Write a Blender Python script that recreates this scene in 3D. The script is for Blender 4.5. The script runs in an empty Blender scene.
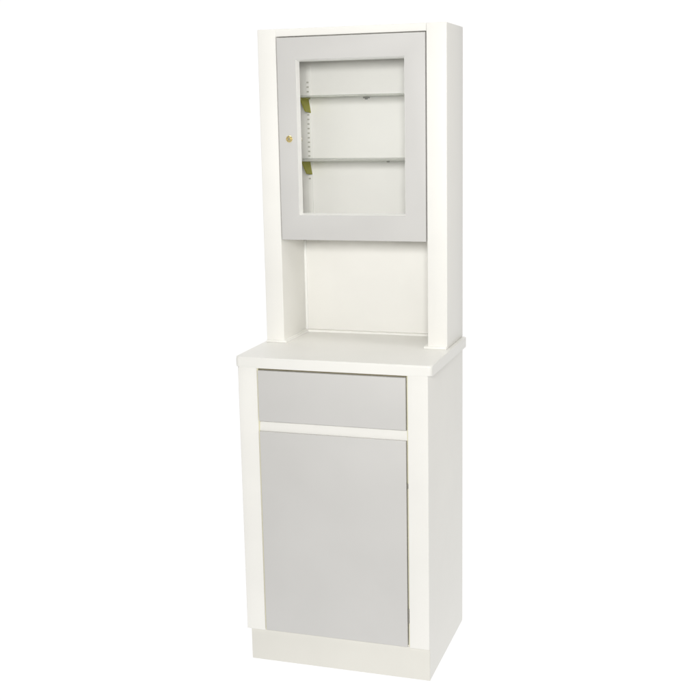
import bpy, bmesh, math
from mathutils import Vector, Matrix

scene = bpy.context.scene
col = scene.collection

# ------------------------------------------------------------------ materials
def new_mat(name):
    m = bpy.data.materials.new(name)
    m.use_nodes = True
    nt = m.node_tree
    nt.nodes.clear()
    out = nt.nodes.new('ShaderNodeOutputMaterial')
    return m, nt, out

def paint(name, rgb, rough=0.38, var=0.03, bump=0.02, spec=0.4, coat=0.0):
    """satin cabinet paint: faint mottling, faint orange-peel, uneven sheen"""
    m, nt, out = new_mat(name)
    N, L = nt.nodes, nt.links
    p = N.new('ShaderNodeBsdfPrincipled')
    tc = N.new('ShaderNodeTexCoord')
    n1 = N.new('ShaderNodeTexNoise'); n1.inputs['Scale'].default_value = 5.0
    n1.inputs['Detail'].default_value = 5.0
    L.new(tc.outputs['Object'], n1.inputs['Vector'])
    ramp = N.new('ShaderNodeMapRange')
    ramp.inputs['From Min'].default_value = 0.3; ramp.inputs['From Max'].default_value = 0.7
    ramp.inputs['To Min'].default_value = 1.0 - var; ramp.inputs['To Max'].default_value = 1.0 + var * 0.4
    L.new(n1.outputs['Fac'], ramp.inputs['Value'])
    vm = N.new('ShaderNodeVectorMath'); vm.operation = 'SCALE'
    vm.inputs[0].default_value = rgb
    L.new(ramp.outputs['Result'], vm.inputs['Scale'])
    L.new(vm.outputs['Vector'], p.inputs['Base Color'])
    r2 = N.new('ShaderNodeMapRange')
    r2.inputs['To Min'].default_value = rough - 0.06; r2.inputs['To Max'].default_value = rough + 0.08
    L.new(n1.outputs['Fac'], r2.inputs['Value'])
    L.new(r2.outputs['Result'], p.inputs['Roughness'])
    n2 = N.new('ShaderNodeTexNoise'); n2.inputs['Scale'].default_value = 260.0
    L.new(tc.outputs['Object'], n2.inputs['Vector'])
    b = N.new('ShaderNodeBump'); b.inputs['Strength'].default_value = bump
    b.inputs['Distance'].default_value = 0.001
    L.new(n2.outputs['Fac'], b.inputs['Height'])
    L.new(b.outputs['Normal'], p.inputs['Normal'])
    p.inputs['Specular IOR Level'].default_value = spec
    p.inputs['Coat Weight'].default_value = coat
    L.new(p.outputs['BSDF'], out.inputs['Surface'])
    return m

WHITE = paint('white_paint', (0.865, 0.855, 0.818), rough=0.42, spec=0.3, bump=0.04)
PLINTH_SHADED = paint('plinth_shaded_white', (0.770, 0.755, 0.700), rough=0.48, spec=0.25, bump=0.04)  # the cabinet white darkened, standing in for dimmer light near the floor
INNER = paint('inner_lifted_white', (0.940, 0.934, 0.912), rough=0.5)  # lighter than the outer white, making up for weak light in the cupboard
GREY = paint('pale_grey_paint', (0.612, 0.604, 0.588), rough=0.44, var=0.03, spec=0.3, bump=0.04)
BEAD = paint('bead_white', (0.88, 0.875, 0.85), rough=0.3)
TOPM = paint('worktop_laminate', (0.860, 0.852, 0.815), rough=0.36)
GAP_FILL = paint('gap_fill_cream', (0.72, 0.69, 0.50), rough=0.6)  # colour of the strips added to lighten the gaps
DARK = paint('dark_gap_board', (0.34, 0.30, 0.19), rough=0.7)  # brown that puts shade into the gaps round the fronts

def metal(name, rgb, rough, metallic=1.0):
    m, nt, out = new_mat(name)
    N, L = nt.nodes, nt.links
    p = N.new('ShaderNodeBsdfPrincipled')
    tc = N.new('ShaderNodeTexCoord')
    n = N.new('ShaderNodeTexNoise'); n.inputs['Scale'].default_value = 120.0
    L.new(tc.outputs['Object'], n.inputs['Vector'])
    mr = N.new('ShaderNodeMapRange')
    mr.inputs['To Min'].default_value = rough * 0.8; mr.inputs['To Max'].default_value = rough * 1.3
    L.new(n.outputs['Fac'], mr.inputs['Value']); L.new(mr.outputs['Result'], p.inputs['Roughness'])
    p.inputs['Base Color'].default_value = (*rgb, 1)
    p.inputs['Metallic'].default_value = metallic
    L.new(p.outputs['BSDF'], out.inputs['Surface'])
    return m

BRASS = metal('brass', (0.90, 0.76, 0.38), 0.28)
OLIVE = metal('antique_brass', (0.31, 0.30, 0.008), 0.55, 0.1)
STEEL = metal('hinge_steel', (0.44, 0.42, 0.36), 0.5)
SLOT = metal('slot_shadow', (0.50, 0.49, 0.44), 0.8, 0.0)

def clear(name, tint, diff, diffcol, gloss_rough=0.02, ior=1.45):
    """thin clear sheet: see-through, a little surface haze, Fresnel sheen"""
    m, nt, out = new_mat(name)
    N, L = nt.nodes, nt.links
    t = N.new('ShaderNodeBsdfTransparent'); t.inputs['Color'].default_value = (*tint, 1)
    d = N.new('ShaderNodeBsdfDiffuse'); d.inputs['Color'].default_value = (*diffcol, 1)
    g = N.new('ShaderNodeBsdfGlossy'); g.inputs['Roughness'].default_value = gloss_rough
    tc = N.new('ShaderNodeTexCoord')
    n = N.new('ShaderNodeTexNoise'); n.inputs['Scale'].default_value = 9.0
    L.new(tc.outputs['Object'], n.inputs['Vector'])
    mr = N.new('ShaderNodeMapRange')
    mr.inputs['To Min'].default_value = diff * 0.8; mr.inputs['To Max'].default_value = diff * 1.2
    L.new(n.outputs['Fac'], mr.inputs['Value'])
    m1 = N.new('ShaderNodeMixShader'); m2 = N.new('ShaderNodeMixShader')
    L.new(mr.outputs['Result'], m1.inputs['Fac'])
    L.new(t.outputs[0], m1.inputs[1]); L.new(d.outputs[0], m1.inputs[2])
    lw = N.new('ShaderNodeLayerWeight'); lw.inputs['Blend'].default_value = 0.5
    pw = N.new('ShaderNodeMath'); pw.operation = 'POWER'; pw.inputs[1].default_value = 5.0
    L.new(lw.outputs['Facing'], pw.inputs[0])
    f0 = ((ior - 1) / (ior + 1)) ** 2
    sc = N.new('ShaderNodeMath'); sc.operation = 'MULTIPLY_ADD'
    sc.inputs[1].default_value = 1 - f0; sc.inputs[2].default_value = f0
    L.new(pw.outputs[0], sc.inputs[0]); L.new(sc.outputs[0], m2.inputs['Fac'])
    L.new(m1.outputs[0], m2.inputs[1]); L.new(g.outputs[0], m2.inputs[2])
    L.new(m2.outputs[0], out.inputs['Surface'])
    return m

PANE = clear('window_glass', (1.0, 1.0, 0.995), 0.006, (0.8, 0.8, 0.8), ior=1.22)
SHELF = clear('shelf_glass', (0.93, 0.945, 0.92), 0.30, (0.84, 0.85, 0.80), 0.08)
PLASTIC = clear('clear_plastic', (0.86, 0.86, 0.85), 0.4, (0.5, 0.5, 0.49), 0.2)

# added white sweep whose own glow washes out shadows on the ground
def sweep_mat():
    m, nt, out = new_mat('glowing_sweep')
    N, L = nt.nodes, nt.links
    d = N.new('ShaderNodeBsdfDiffuse')
    tc = N.new('ShaderNodeTexCoord')
    n = N.new('ShaderNodeTexNoise'); n.inputs['Scale'].default_value = 2.0
    L.new(tc.outputs['Object'], n.inputs['Vector'])
    r = N.new('ShaderNodeMapRange'); r.inputs['To Min'].default_value = 0.22; r.inputs['To Max'].default_value = 0.25
    L.new(n.outputs['Fac'], r.inputs['Value'])
    c = N.new('ShaderNodeCombineColor')
    for k in range(3): L.new(r.outputs['Result'], c.inputs[k])
    L.new(c.outputs[0], d.inputs['Color'])
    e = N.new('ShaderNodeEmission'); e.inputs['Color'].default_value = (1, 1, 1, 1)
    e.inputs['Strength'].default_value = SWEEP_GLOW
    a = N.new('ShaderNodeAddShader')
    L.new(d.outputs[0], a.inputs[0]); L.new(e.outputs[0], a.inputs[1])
    L.new(a.outputs[0], out.inputs['Surface'])
    return m
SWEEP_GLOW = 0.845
SWEEP = sweep_mat()

# ------------------------------------------------------------------ mesh helpers
W, D = 0.5555, 0.435
BASE = Vector((W / 2, D / 2, 0.0))

class MB:
    """collects shapes (world coordinates) into one mesh"""
    def __init__(s): s.bm = bmesh.new()
    def _bevel(s, verts, b, seg, flt):
        es = {e for v in verts for e in v.link_edges}
        if flt: es = {e for e in es if flt((e.verts[0].co + e.verts[1].co) / 2, (e.verts[1].co - e.verts[0].co).normalized())}
        if b > 0 and es:
            bmesh.ops.bevel(s.bm, geom=list(es), offset=b, segments=seg, profile=0.5, affect='EDGES')
    def box(s, x0, x1, y0, y1, z0, z1, b=0.0012, seg=2, flt=None):
        r = bmesh.ops.create_cube(s.bm, size=1.0)
        for v in r['verts']:
            v.co = Vector((x0 + (v.co.x + .5) * (x1 - x0), y0 + (v.co.y + .5) * (y1 - y0), z0 + (v.co.z + .5) * (z1 - z0)))
        s._bevel(r['verts'], b, seg, flt)
        return s
    def prism(s, pts, axis, a0, a1, b=0.0, seg=2, flt=None):
        """polygon pts in the plane across axis ('x': (y,z), 'y': (x,z), 'z': (x,y)) extruded from a0 to a1"""
        def co(p, a):
            return {'x': (a, p[0], p[1]), 'y': (p[0], a, p[1]), 'z': (p[0], p[1], a)}[axis]
        va = [s.bm.verts.new(co(p, a0)) for p in pts]
        vb = [s.bm.verts.new(co(p, a1)) for p in pts]
        n = len(pts)
        s.bm.faces.new(va); s.bm.faces.new(vb[::-1])
        for i in range(n): s.bm.faces.new((va[i], vb[i], vb[(i + 1) % n], va[(i + 1) % n]))
        s._bevel(va + vb, b, seg, flt)
        return s
    def lathe(s, prof, c, axis='y', seg=40):
        """profile (radius, along) turned round an axis through c"""
        rings = []
        for r, a in prof:
            ring = []
            for k in range(seg):
                t = 2 * math.pi * k / seg
                if axis == 'y': p = (c[0] + r * math.cos(t), c[1] + a, c[2] + r * math.sin(t))
                else: p = (c[0] + r * math.cos(t), c[1] + r * math.sin(t), c[2] + a)
                ring.append(s.bm.verts.new(p))
            rings.append(ring)
        for i in range(len(rings) - 1):
            for k in range(seg):
                s.bm.faces.new((rings[i][k], rings[i][(k + 1) % seg], rings[i + 1][(k + 1) % seg], rings[i + 1][k]))
        s.bm.faces.new(rings[0]); s.bm.faces.new(rings[-1])
        return s
    def build(s, name, mat, parent=None, smooth=True, merge=False):
        bm = s.bm
        bmesh.ops.recalc_face_normals(bm, faces=bm.faces)
        off = BASE if parent is not None else Vector((0, 0, 0))
        for v in bm.verts: v.co -= off
        me = bpy.data.meshes.new(name); bm.to_mesh(me); bm.free()
        me.materials.append(mat)
        if smooth:
            for p in me.polygons: p.use_smooth = True
            me.set_sharp_from_angle(angle=math.radians(32))
        o = bpy.data.objects.new(name, me); col.objects.link(o)
        if parent is not None: o.parent = parent
        return o

# ------------------------------------------------------------------ measures (metres)
ZP, YP = 0.0975, 0.007            # plinth
ZC0, ZC1 = 0.8900, 0.9205         # worktop
SL, SR = 0.0573, 0.4980           # inner edges of the lower stiles
UY = 0.2283                       # front plane of the upper unit
XL, XR = 0.0555, 0.4983           # inner edges of the upper posts
UL, UR = 0.0, 0.5560
TOP = 1.8300
ZDB, ZDT = 1.2292, 1.8055         # glazed door
YB = 0.424                        # face of the upper back board
HB = ZC1 + 0.0075                 # top of the little base moulding

cab = bpy.data.objects.new('medicine_cabinet', None)
cab.location = BASE; col.objects.link(cab)
cab.empty_display_size = 0.2
cab['label'] = 'tall white cabinet with pale grey drawer and door below a narrower glazed upper cupboard'
cab['category'] = 'cabinet'

# ---- lower unit
def outer_vertical(xo):
    return lambda m, d: abs(d.z) > .9 and abs(m.x - xo) < 1e-4 and m.y < .01
for (xo, xi, xs) in ((0.0, 0.018, SL), (W, W - 0.018, SR)):
    m = MB()
    m.prism([(0, ZC0 - .0004), (0, ZP), (YP + .0032, ZP), (YP + .0032, 0.0), (D, 0.0), (D, ZC0 - .0004)] if xo > 0 else
            [(0, ZC0 - .0004), (0, ZP), (.03, ZP), (.03, ZP - .0), (D, ZP), (D, ZC0 - .0004)][:2] + [(D, ZP), (D, ZC0 - .0004)],
            'x', min(xo, xi), max(xo, xi), b=0.0022, seg=3, flt=outer_vertical(xo))
    m.box(min(xi, xs), max(xi, xs), 0.0, 0.020, ZP, ZC0 - .0004, b=0.0016, seg=3,
          flt=lambda mm, d, xs=xs: abs(d.z) > .9 and abs(mm.x - xs) < 1e-4 and mm.y < .01)
    sp = m.build('side_panel', WHITE, cab)
    sg = 1 if xo == 0 else -1                    # added filler strip, cream to lighten the gap beside the fronts
    MB().box(min(xs, xs + sg * .0030), max(xs, xs + sg * .0030), 0.0038, 0.0195, ZP + .001, ZC0 - .001, b=0).build('gap_filler', GAP_FILL, sp)
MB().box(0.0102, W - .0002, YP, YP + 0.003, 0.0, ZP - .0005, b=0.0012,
         flt=lambda m, d: abs(d.z) > .9 and m.y < YP + .001).build('plinth', PLINTH_SHADED, cab)
MB().box(0.018, W - 0.018, D - 0.006, D, ZP, ZC0 - .001).build('back_panel', INNER, cab)
MB().box(0.018, W - 0.018, 0.03, D - 0.007, ZP + .002, ZP + 0.018).build('bottom_panel', INNER, cab)

# drawer
dr = MB().box(SL + .0034, SR - .0052, -0.0025, 0.0155, 0.7362, ZC0 - 0.0065, b=0.0018, seg=3).build('drawer', GREY, cab)
bx = MB()
bx.box(SL + .014, SL + .026, 0.018, 0.38, 0.745, 0.865)
bx.box(SR - .026, SR - .014, 0.018, 0.38, 0.745, 0.865)
bx.box(SL + .0265, SR - .0265, 0.018, 0.30, 0.748, 0.756)
bx.build('drawer_box', DARK, dr)

MB().box(SL + .0032, SR - .0032, 0.010, 0.0195, ZC0 - .006, ZC0 - .0008, b=0).build('top_rail', DARK, cab)  # added strip, its dark colour giving the shade under the worktop

# rail with the finger pull between drawer and door
m = MB()
m.prism([(0.0075, 0.7045), (0.0045, 0.7065), (0.0055, 0.7285), (0.0085, 0.7335), (0.020, 0.7340), (0.020, 0.7045)],
        'x', SL + .0028, SR - .0028, b=0.0)
m.build('rail', WHITE, cab)

# lower door with the hinges that show in its gap
door = MB().box(SL + .0036, SR - .0052, -0.0025, 0.0155, ZP + .0022, 0.7058, b=0.0020, seg=3).build('door', GREY, cab)
MB().box(SL + .0005, SR - .0005, 0.0205, 0.0300, ZP + .02, 0.7040).build('gap_backing', DARK, door)  # unseen dark sheet added so the door gaps stay dark
for z, hl in ((0.576, .008), (0.192, .022)):
    m = MB()
    m.lathe([(.0008, -hl), (.0012, -hl + .0005), (.0012, hl - .0005), (.0008, hl)], (SR - .0026, 0.0020, z), axis='z', seg=16)
    m.box(SR - .0044, SR - .0006, .0022, .0037, z - hl + .001, z + hl - .001, b=.0002)
    m.build('hinge', STEEL, door)

# worktop, rounded at its front corners
CL, CR, CF = 0.0065, 0.0115, 0.0030
def rrect(x0, x1, y0, y1, r, seg=8):
    pts = []
    for cx, cy, a0, rr in ((x1 - r, y0 + r, -90, r), (x1 - r * .5, y1 - r * .5, 0, r * .5), (x0 + r * .5, y1 - r * .5, 90, r * .5), (x0 + r, y0 + r, 180, r)):
        for k in range(seg + 1):
            t = math.radians(a0 + 90 * k / seg)
            pts.append((cx + rr * math.cos(t), cy + rr * math.sin(t)))
    return pts
MB().prism(rrect(-CL, W + CR, -CF, D + .001, 0.012), 'z', ZC0, ZC1, b=0.0060, seg=5,
           flt=lambda m, d: abs(d.z) < .5).build('worktop', TOPM, cab)

# ---- upper unit
for (x0, x1, xin) in ((UL, XL, XL), (XR, UR, XR)):
    MB().box(x0, x1, UY, D, ZC1 + .001, TOP, b=0.0020, seg=3).build('post', WHITE, cab)
m = MB()                                          # low moulding the posts and back stand on
g, pf = 0.010, 0.009
m.prism([(UL + .001, UY - pf), (XL + g, UY - pf), (XL + g, YB - .012), (XR - g, YB - .012), (XR - g, UY - pf),
         (UR - .001, UY - pf), (UR - .001, D - .0005), (UL + .001, D - .0005)], 'z', ZC1 + .0002, HB - .0002, b=0.0016, seg=2)
m.build('base_moulding', WHITE, cab)
MB().box(XL - .001, XR + .001, YB, D - .001, HB - .003, ZDB + .012).build('back_panel', WHITE, cab)
MB().box(XL - .001, XR + .001, YB, D - .001, ZDB + .0122, TOP - .002).build('back_panel', INNER, cab)
MB().box(XL + .0002, XR - .0002, UY, UY + .022, ZDT + .003, TOP - .0003, b=0.0012, seg=2,
         flt=lambda m, d: abs(d.x) > .9 and m.y < UY + .01).build('top_rail', WHITE, cab)
MB().box(XL + .0004, XR - .0004, UY + .0222, YB - .0005, ZDT + .004, TOP - .001).build('top_panel', INNER, cab)
MB().box(XL + .0004, XR - .0004, UY + .0260, YB - .0005, ZDB + .004, ZDB + .022).build('bottom_panel', INNER, cab)
for x0 in (XL - .0010, XR - .0070):
    MB().box(x0, x0 + .008, YB - .0025, YB + .0010, HB - .0010, ZDB + .003, b=.001).build('corner_strip', BEAD, cab)

# glazed door: mitred frame, bead, pane, lock
def frame(x0, x1, z0, z1, ix0, ix1, iz0, iz1, y0, y1, name, mat, parent, bo, bi, ins=0.0):
    """rectangular ring; the inner opening narrows by ins from front to back (a splay)"""
    bm = bmesh.new()
    def ring(a, b, c, d, y): return [bm.verts.new(p) for p in ((a, y, c), (b, y, c), (b, y, d), (a, y, d))]
    fo, fi = ring(x0, x1, z0, z1, y0), ring(ix0, ix1, iz0, iz1, y0)
    ro, ri = ring(x0, x1, z0, z1, y1), ring(ix0 + ins, ix1 - ins, iz0 + ins, iz1 - ins, y1)
    for i in range(4):
        j = (i + 1) % 4
        bm.faces.new((fo[i], fo[j], fi[j], fi[i])); bm.faces.new((ro[j], ro[i], ri[i], ri[j]))
        bm.faces.new((fo[j], fo[i], ro[i], ro[j])); bm.faces.new((fi[i], fi[j], ri[j], ri[i]))
    def sel(vs): return [e for e in bm.edges if e.verts[0] in vs and e.verts[1] in vs]
    if bo: bmesh.ops.bevel(bm, geom=sel(set(fo)), offset=bo, segments=3, profile=.5, affect='EDGES')
    fi = [v for v in fi if v.is_valid]
    if bi: bmesh.ops.bevel(bm, geom=sel(set(fi)), offset=bi, segments=3, profile=.5, affect='EDGES')
    m = MB(); m.bm.free(); m.bm = bm
    return m.build(name, mat, parent)
GL, GR, GB, GT = 0.1145, 0.4362, 1.3016, 1.7430
gd = frame(XL + .0030, XR - .0030, ZDB, ZDT, GL, GR, GB, GT, UY - .0025, UY + .0225, 'glazed_door', GREY, cab, .0018, .0012)
frame(GL + .0002, GR - .0002, GB + .0002, GT - .0002, GL + .0009, GR - .0009, GB + .0009, GT - .0009, UY - .0006, UY + .0185,
      'glazing_bead', BEAD, gd, 0, 0, ins=.0042)  # white colour and splay put the gleam of the door reveal into the bead
MB().box(GL + .0004, GR - .0004, UY + .0190, UY + .0222, GB + .0004, GT - .0004, b=0).build('glass_pane', PANE, gd)
lk = (0.0905, UY - .0025, 1.5210)
lock = MB()
lock.lathe([(.0098, .0), (.0098, -.0012), (.0086, -.0024), (.0070, -.0024), (.0066, -.0016), (.0060, -.0016), (.0058, -.0034), (.0050, -.0040), (.0006, -.0040)], lk)
lock.build('lock', BRASS, gd)
MB().box(lk[0] - .012, lk[0] + .0300, UY + .0227, UY + .0252, lk[2] - .007, lk[2] + .005, b=.0004).build('lock_tongue', STEEL, gd)
MB().box(lk[0] - .0009, lk[0] + .0009, lk[1] - .0043, lk[1] - .0038, lk[2] - .0034, lk[2] + .0034, b=.0002).build('keyhole', STEEL, gd)

# slotted strips on the back board, clips on them, two glass shelves
def strip(x0):
    m = MB()
    x1 = x0 + .017
    m.box(x0, x1, YB - .0035, YB - .0003, 1.285, 1.735, b=.0006)
    st = m.build('shelf_strip', BEAD, cab)
    s = MB()
    z = 1.395
    while z < 1.690:
        s.box(x0 + .0045, x0 + .0115, YB - .0039, YB - .0030, z, z + .0046, b=.0003)
        z += .0137
    s.build('slots', SLOT, st)
strip(0.0725); strip(XR - .0725 + XL - .017)
ZS = (1.6393, 1.4545)
for i, z in enumerate(ZS):
    MB().box(XL + .004, XR - .004, UY + .052, YB - .005, z, z + .0046, b=.0010).build('glass_shelf', SHELF, cab)
    for xc, sgn in ((0.0810, 1), (XR - (0.0810 - XL), -1)):
        b = MB()
        t = .0016
        zt = z - .0006
        b.prism([(YB - .0042, zt), (YB - .075, zt), (YB - .070, zt - .010), (YB - .050, zt - .040), (YB - .0042, zt - .044)],
                'x', xc - t, xc + t, b=.0005, seg=1)
        b.box(xc - .0075, xc + .0075, YB - .078, YB - .0043, zt - .0030, zt - .0002, b=.0005)
        for v in b.bm.verts: v.co.x += sgn * (zt - v.co.z) * 0.17      # the clips hang a little askew
        b.build('shelf_bracket', OLIVE, cab)
for z, xc in ((ZS[0], 0.268), (ZS[1], 0.333)):
    c = MB()
    c.box(xc - .008, xc + .008, YB - .020, YB - .0004, z - .0050, z - .0012, b=.0008)
    c.lathe([(.0035, -.0085), (.0045, -.0075), (.0045, -.0052), (.003, -.0050)], (xc, YB - .012, z), axis='z', seg=16)
    c.build('shelf_clip', PLASTIC, cab)

# ------------------------------------------------------------------ the surface and the background
def sweep():
    bm = bmesh.new()
    prof = [(-1.1, 0.0), (1.0, 0.0)]
    R = 0.9
    for k in range(1, 13):
        a = math.radians(90 * k / 12)
        prof.append((1.0 + R * math.sin(a), R - R * math.cos(a)))
    prof.append((1.0 + R, 4.5))
    rows = [[bm.verts.new((x, y, z - .0006)) for x in (-4.5, 2.1)] for y, z in prof]
    for a, b in zip(rows[:-1], rows[1:]): bm.faces.new((a[0], a[1], b[1], b[0]))
    me = bpy.data.meshes.new('backdrop'); bm.to_mesh(me); bm.free()
    for p in me.polygons: p.use_smooth = True
    me.materials.append(SWEEP)
    o = bpy.data.objects.new('backdrop', me); col.objects.link(o)
    o['kind'] = 'structure'
sweep()

# ------------------------------------------------------------------ light
w = bpy.data.worlds.new('World'); scene.world = w; w.use_nodes = True
bg = w.node_tree.nodes['Background']
bg.inputs['Color'].default_value = (1.0, 0.985, 0.95, 1); bg.inputs['Strength'].default_value = 0.355

def area(name, loc, target, size, power, color=(1, 1, 1), spread=180):
    l = bpy.data.lights.new(name, 'AREA'); l.shape = 'RECTANGLE'
    l.size, l.size_y = size; l.energy = power; l.color = color; l.spread = math.radians(spread)
    o = bpy.data.objects.new(name, l); col.objects.link(o)
    o.location = loc
    o.rotation_euler = (Vector(target) - Vector(loc)).to_track_quat('-Z', 'Y').to_euler()
    return o
area('front_softbox', (1.15, -2.95, 1.90), (0.28, 0.2, 1.45), (0.8, 0.55), 28.8, (1, 0.995, 0.98), 115)
area('side_fill', (3.6, -0.6, 2.1), (0.5, 0.3, 1.75), (0.7, 0.9), 2.3, (1, 0.97, 0.90), 70)  # added fill out of view, lifts the upper right side
area('overhead_fill', (0.30, -0.6, 5.0), (0.28, 0.1, 0.9), (2.0, 1.4), 36, (1, 0.995, 0.98), 180)  # added fill out of view, brightens the worktop

# ------------------------------------------------------------------ camera (solved from the cabinet's corners)
yaw, pit, rol = 0.3132, -0.1967, -0.0183
f = Vector((-math.sin(yaw) * math.cos(pit), math.cos(yaw) * math.cos(pit), math.sin(pit)))
r = Vector((math.cos(yaw), math.sin(yaw), 0)); u = r.cross(f)
r2 = math.cos(rol) * r + math.sin(rol) * u
u2 = -math.sin(rol) * r + math.cos(rol) * u
cd = bpy.data.cameras.new('camera'); cam = bpy.data.objects.new('camera', cd); col.objects.link(cam)
M = Matrix((r2, u2, -f)).transposed().to_4x4()
M.translation = Vector((1.303, -2.9855, 1.5793))
cam.matrix_world = M
cd.sensor_width = 36.0; cd.lens = 36.0 * 1167.09 / 700.0
cd.clip_start = 0.05; cd.clip_end = 100.0
scene.camera = cam

scene.view_settings.view_transform = 'Standard'
scene.view_settings.look = 'None'
scene.view_settings.exposure = 0.0
scene.cycles.max_bounces = 12
scene.cycles.transparent_max_bounces = 16
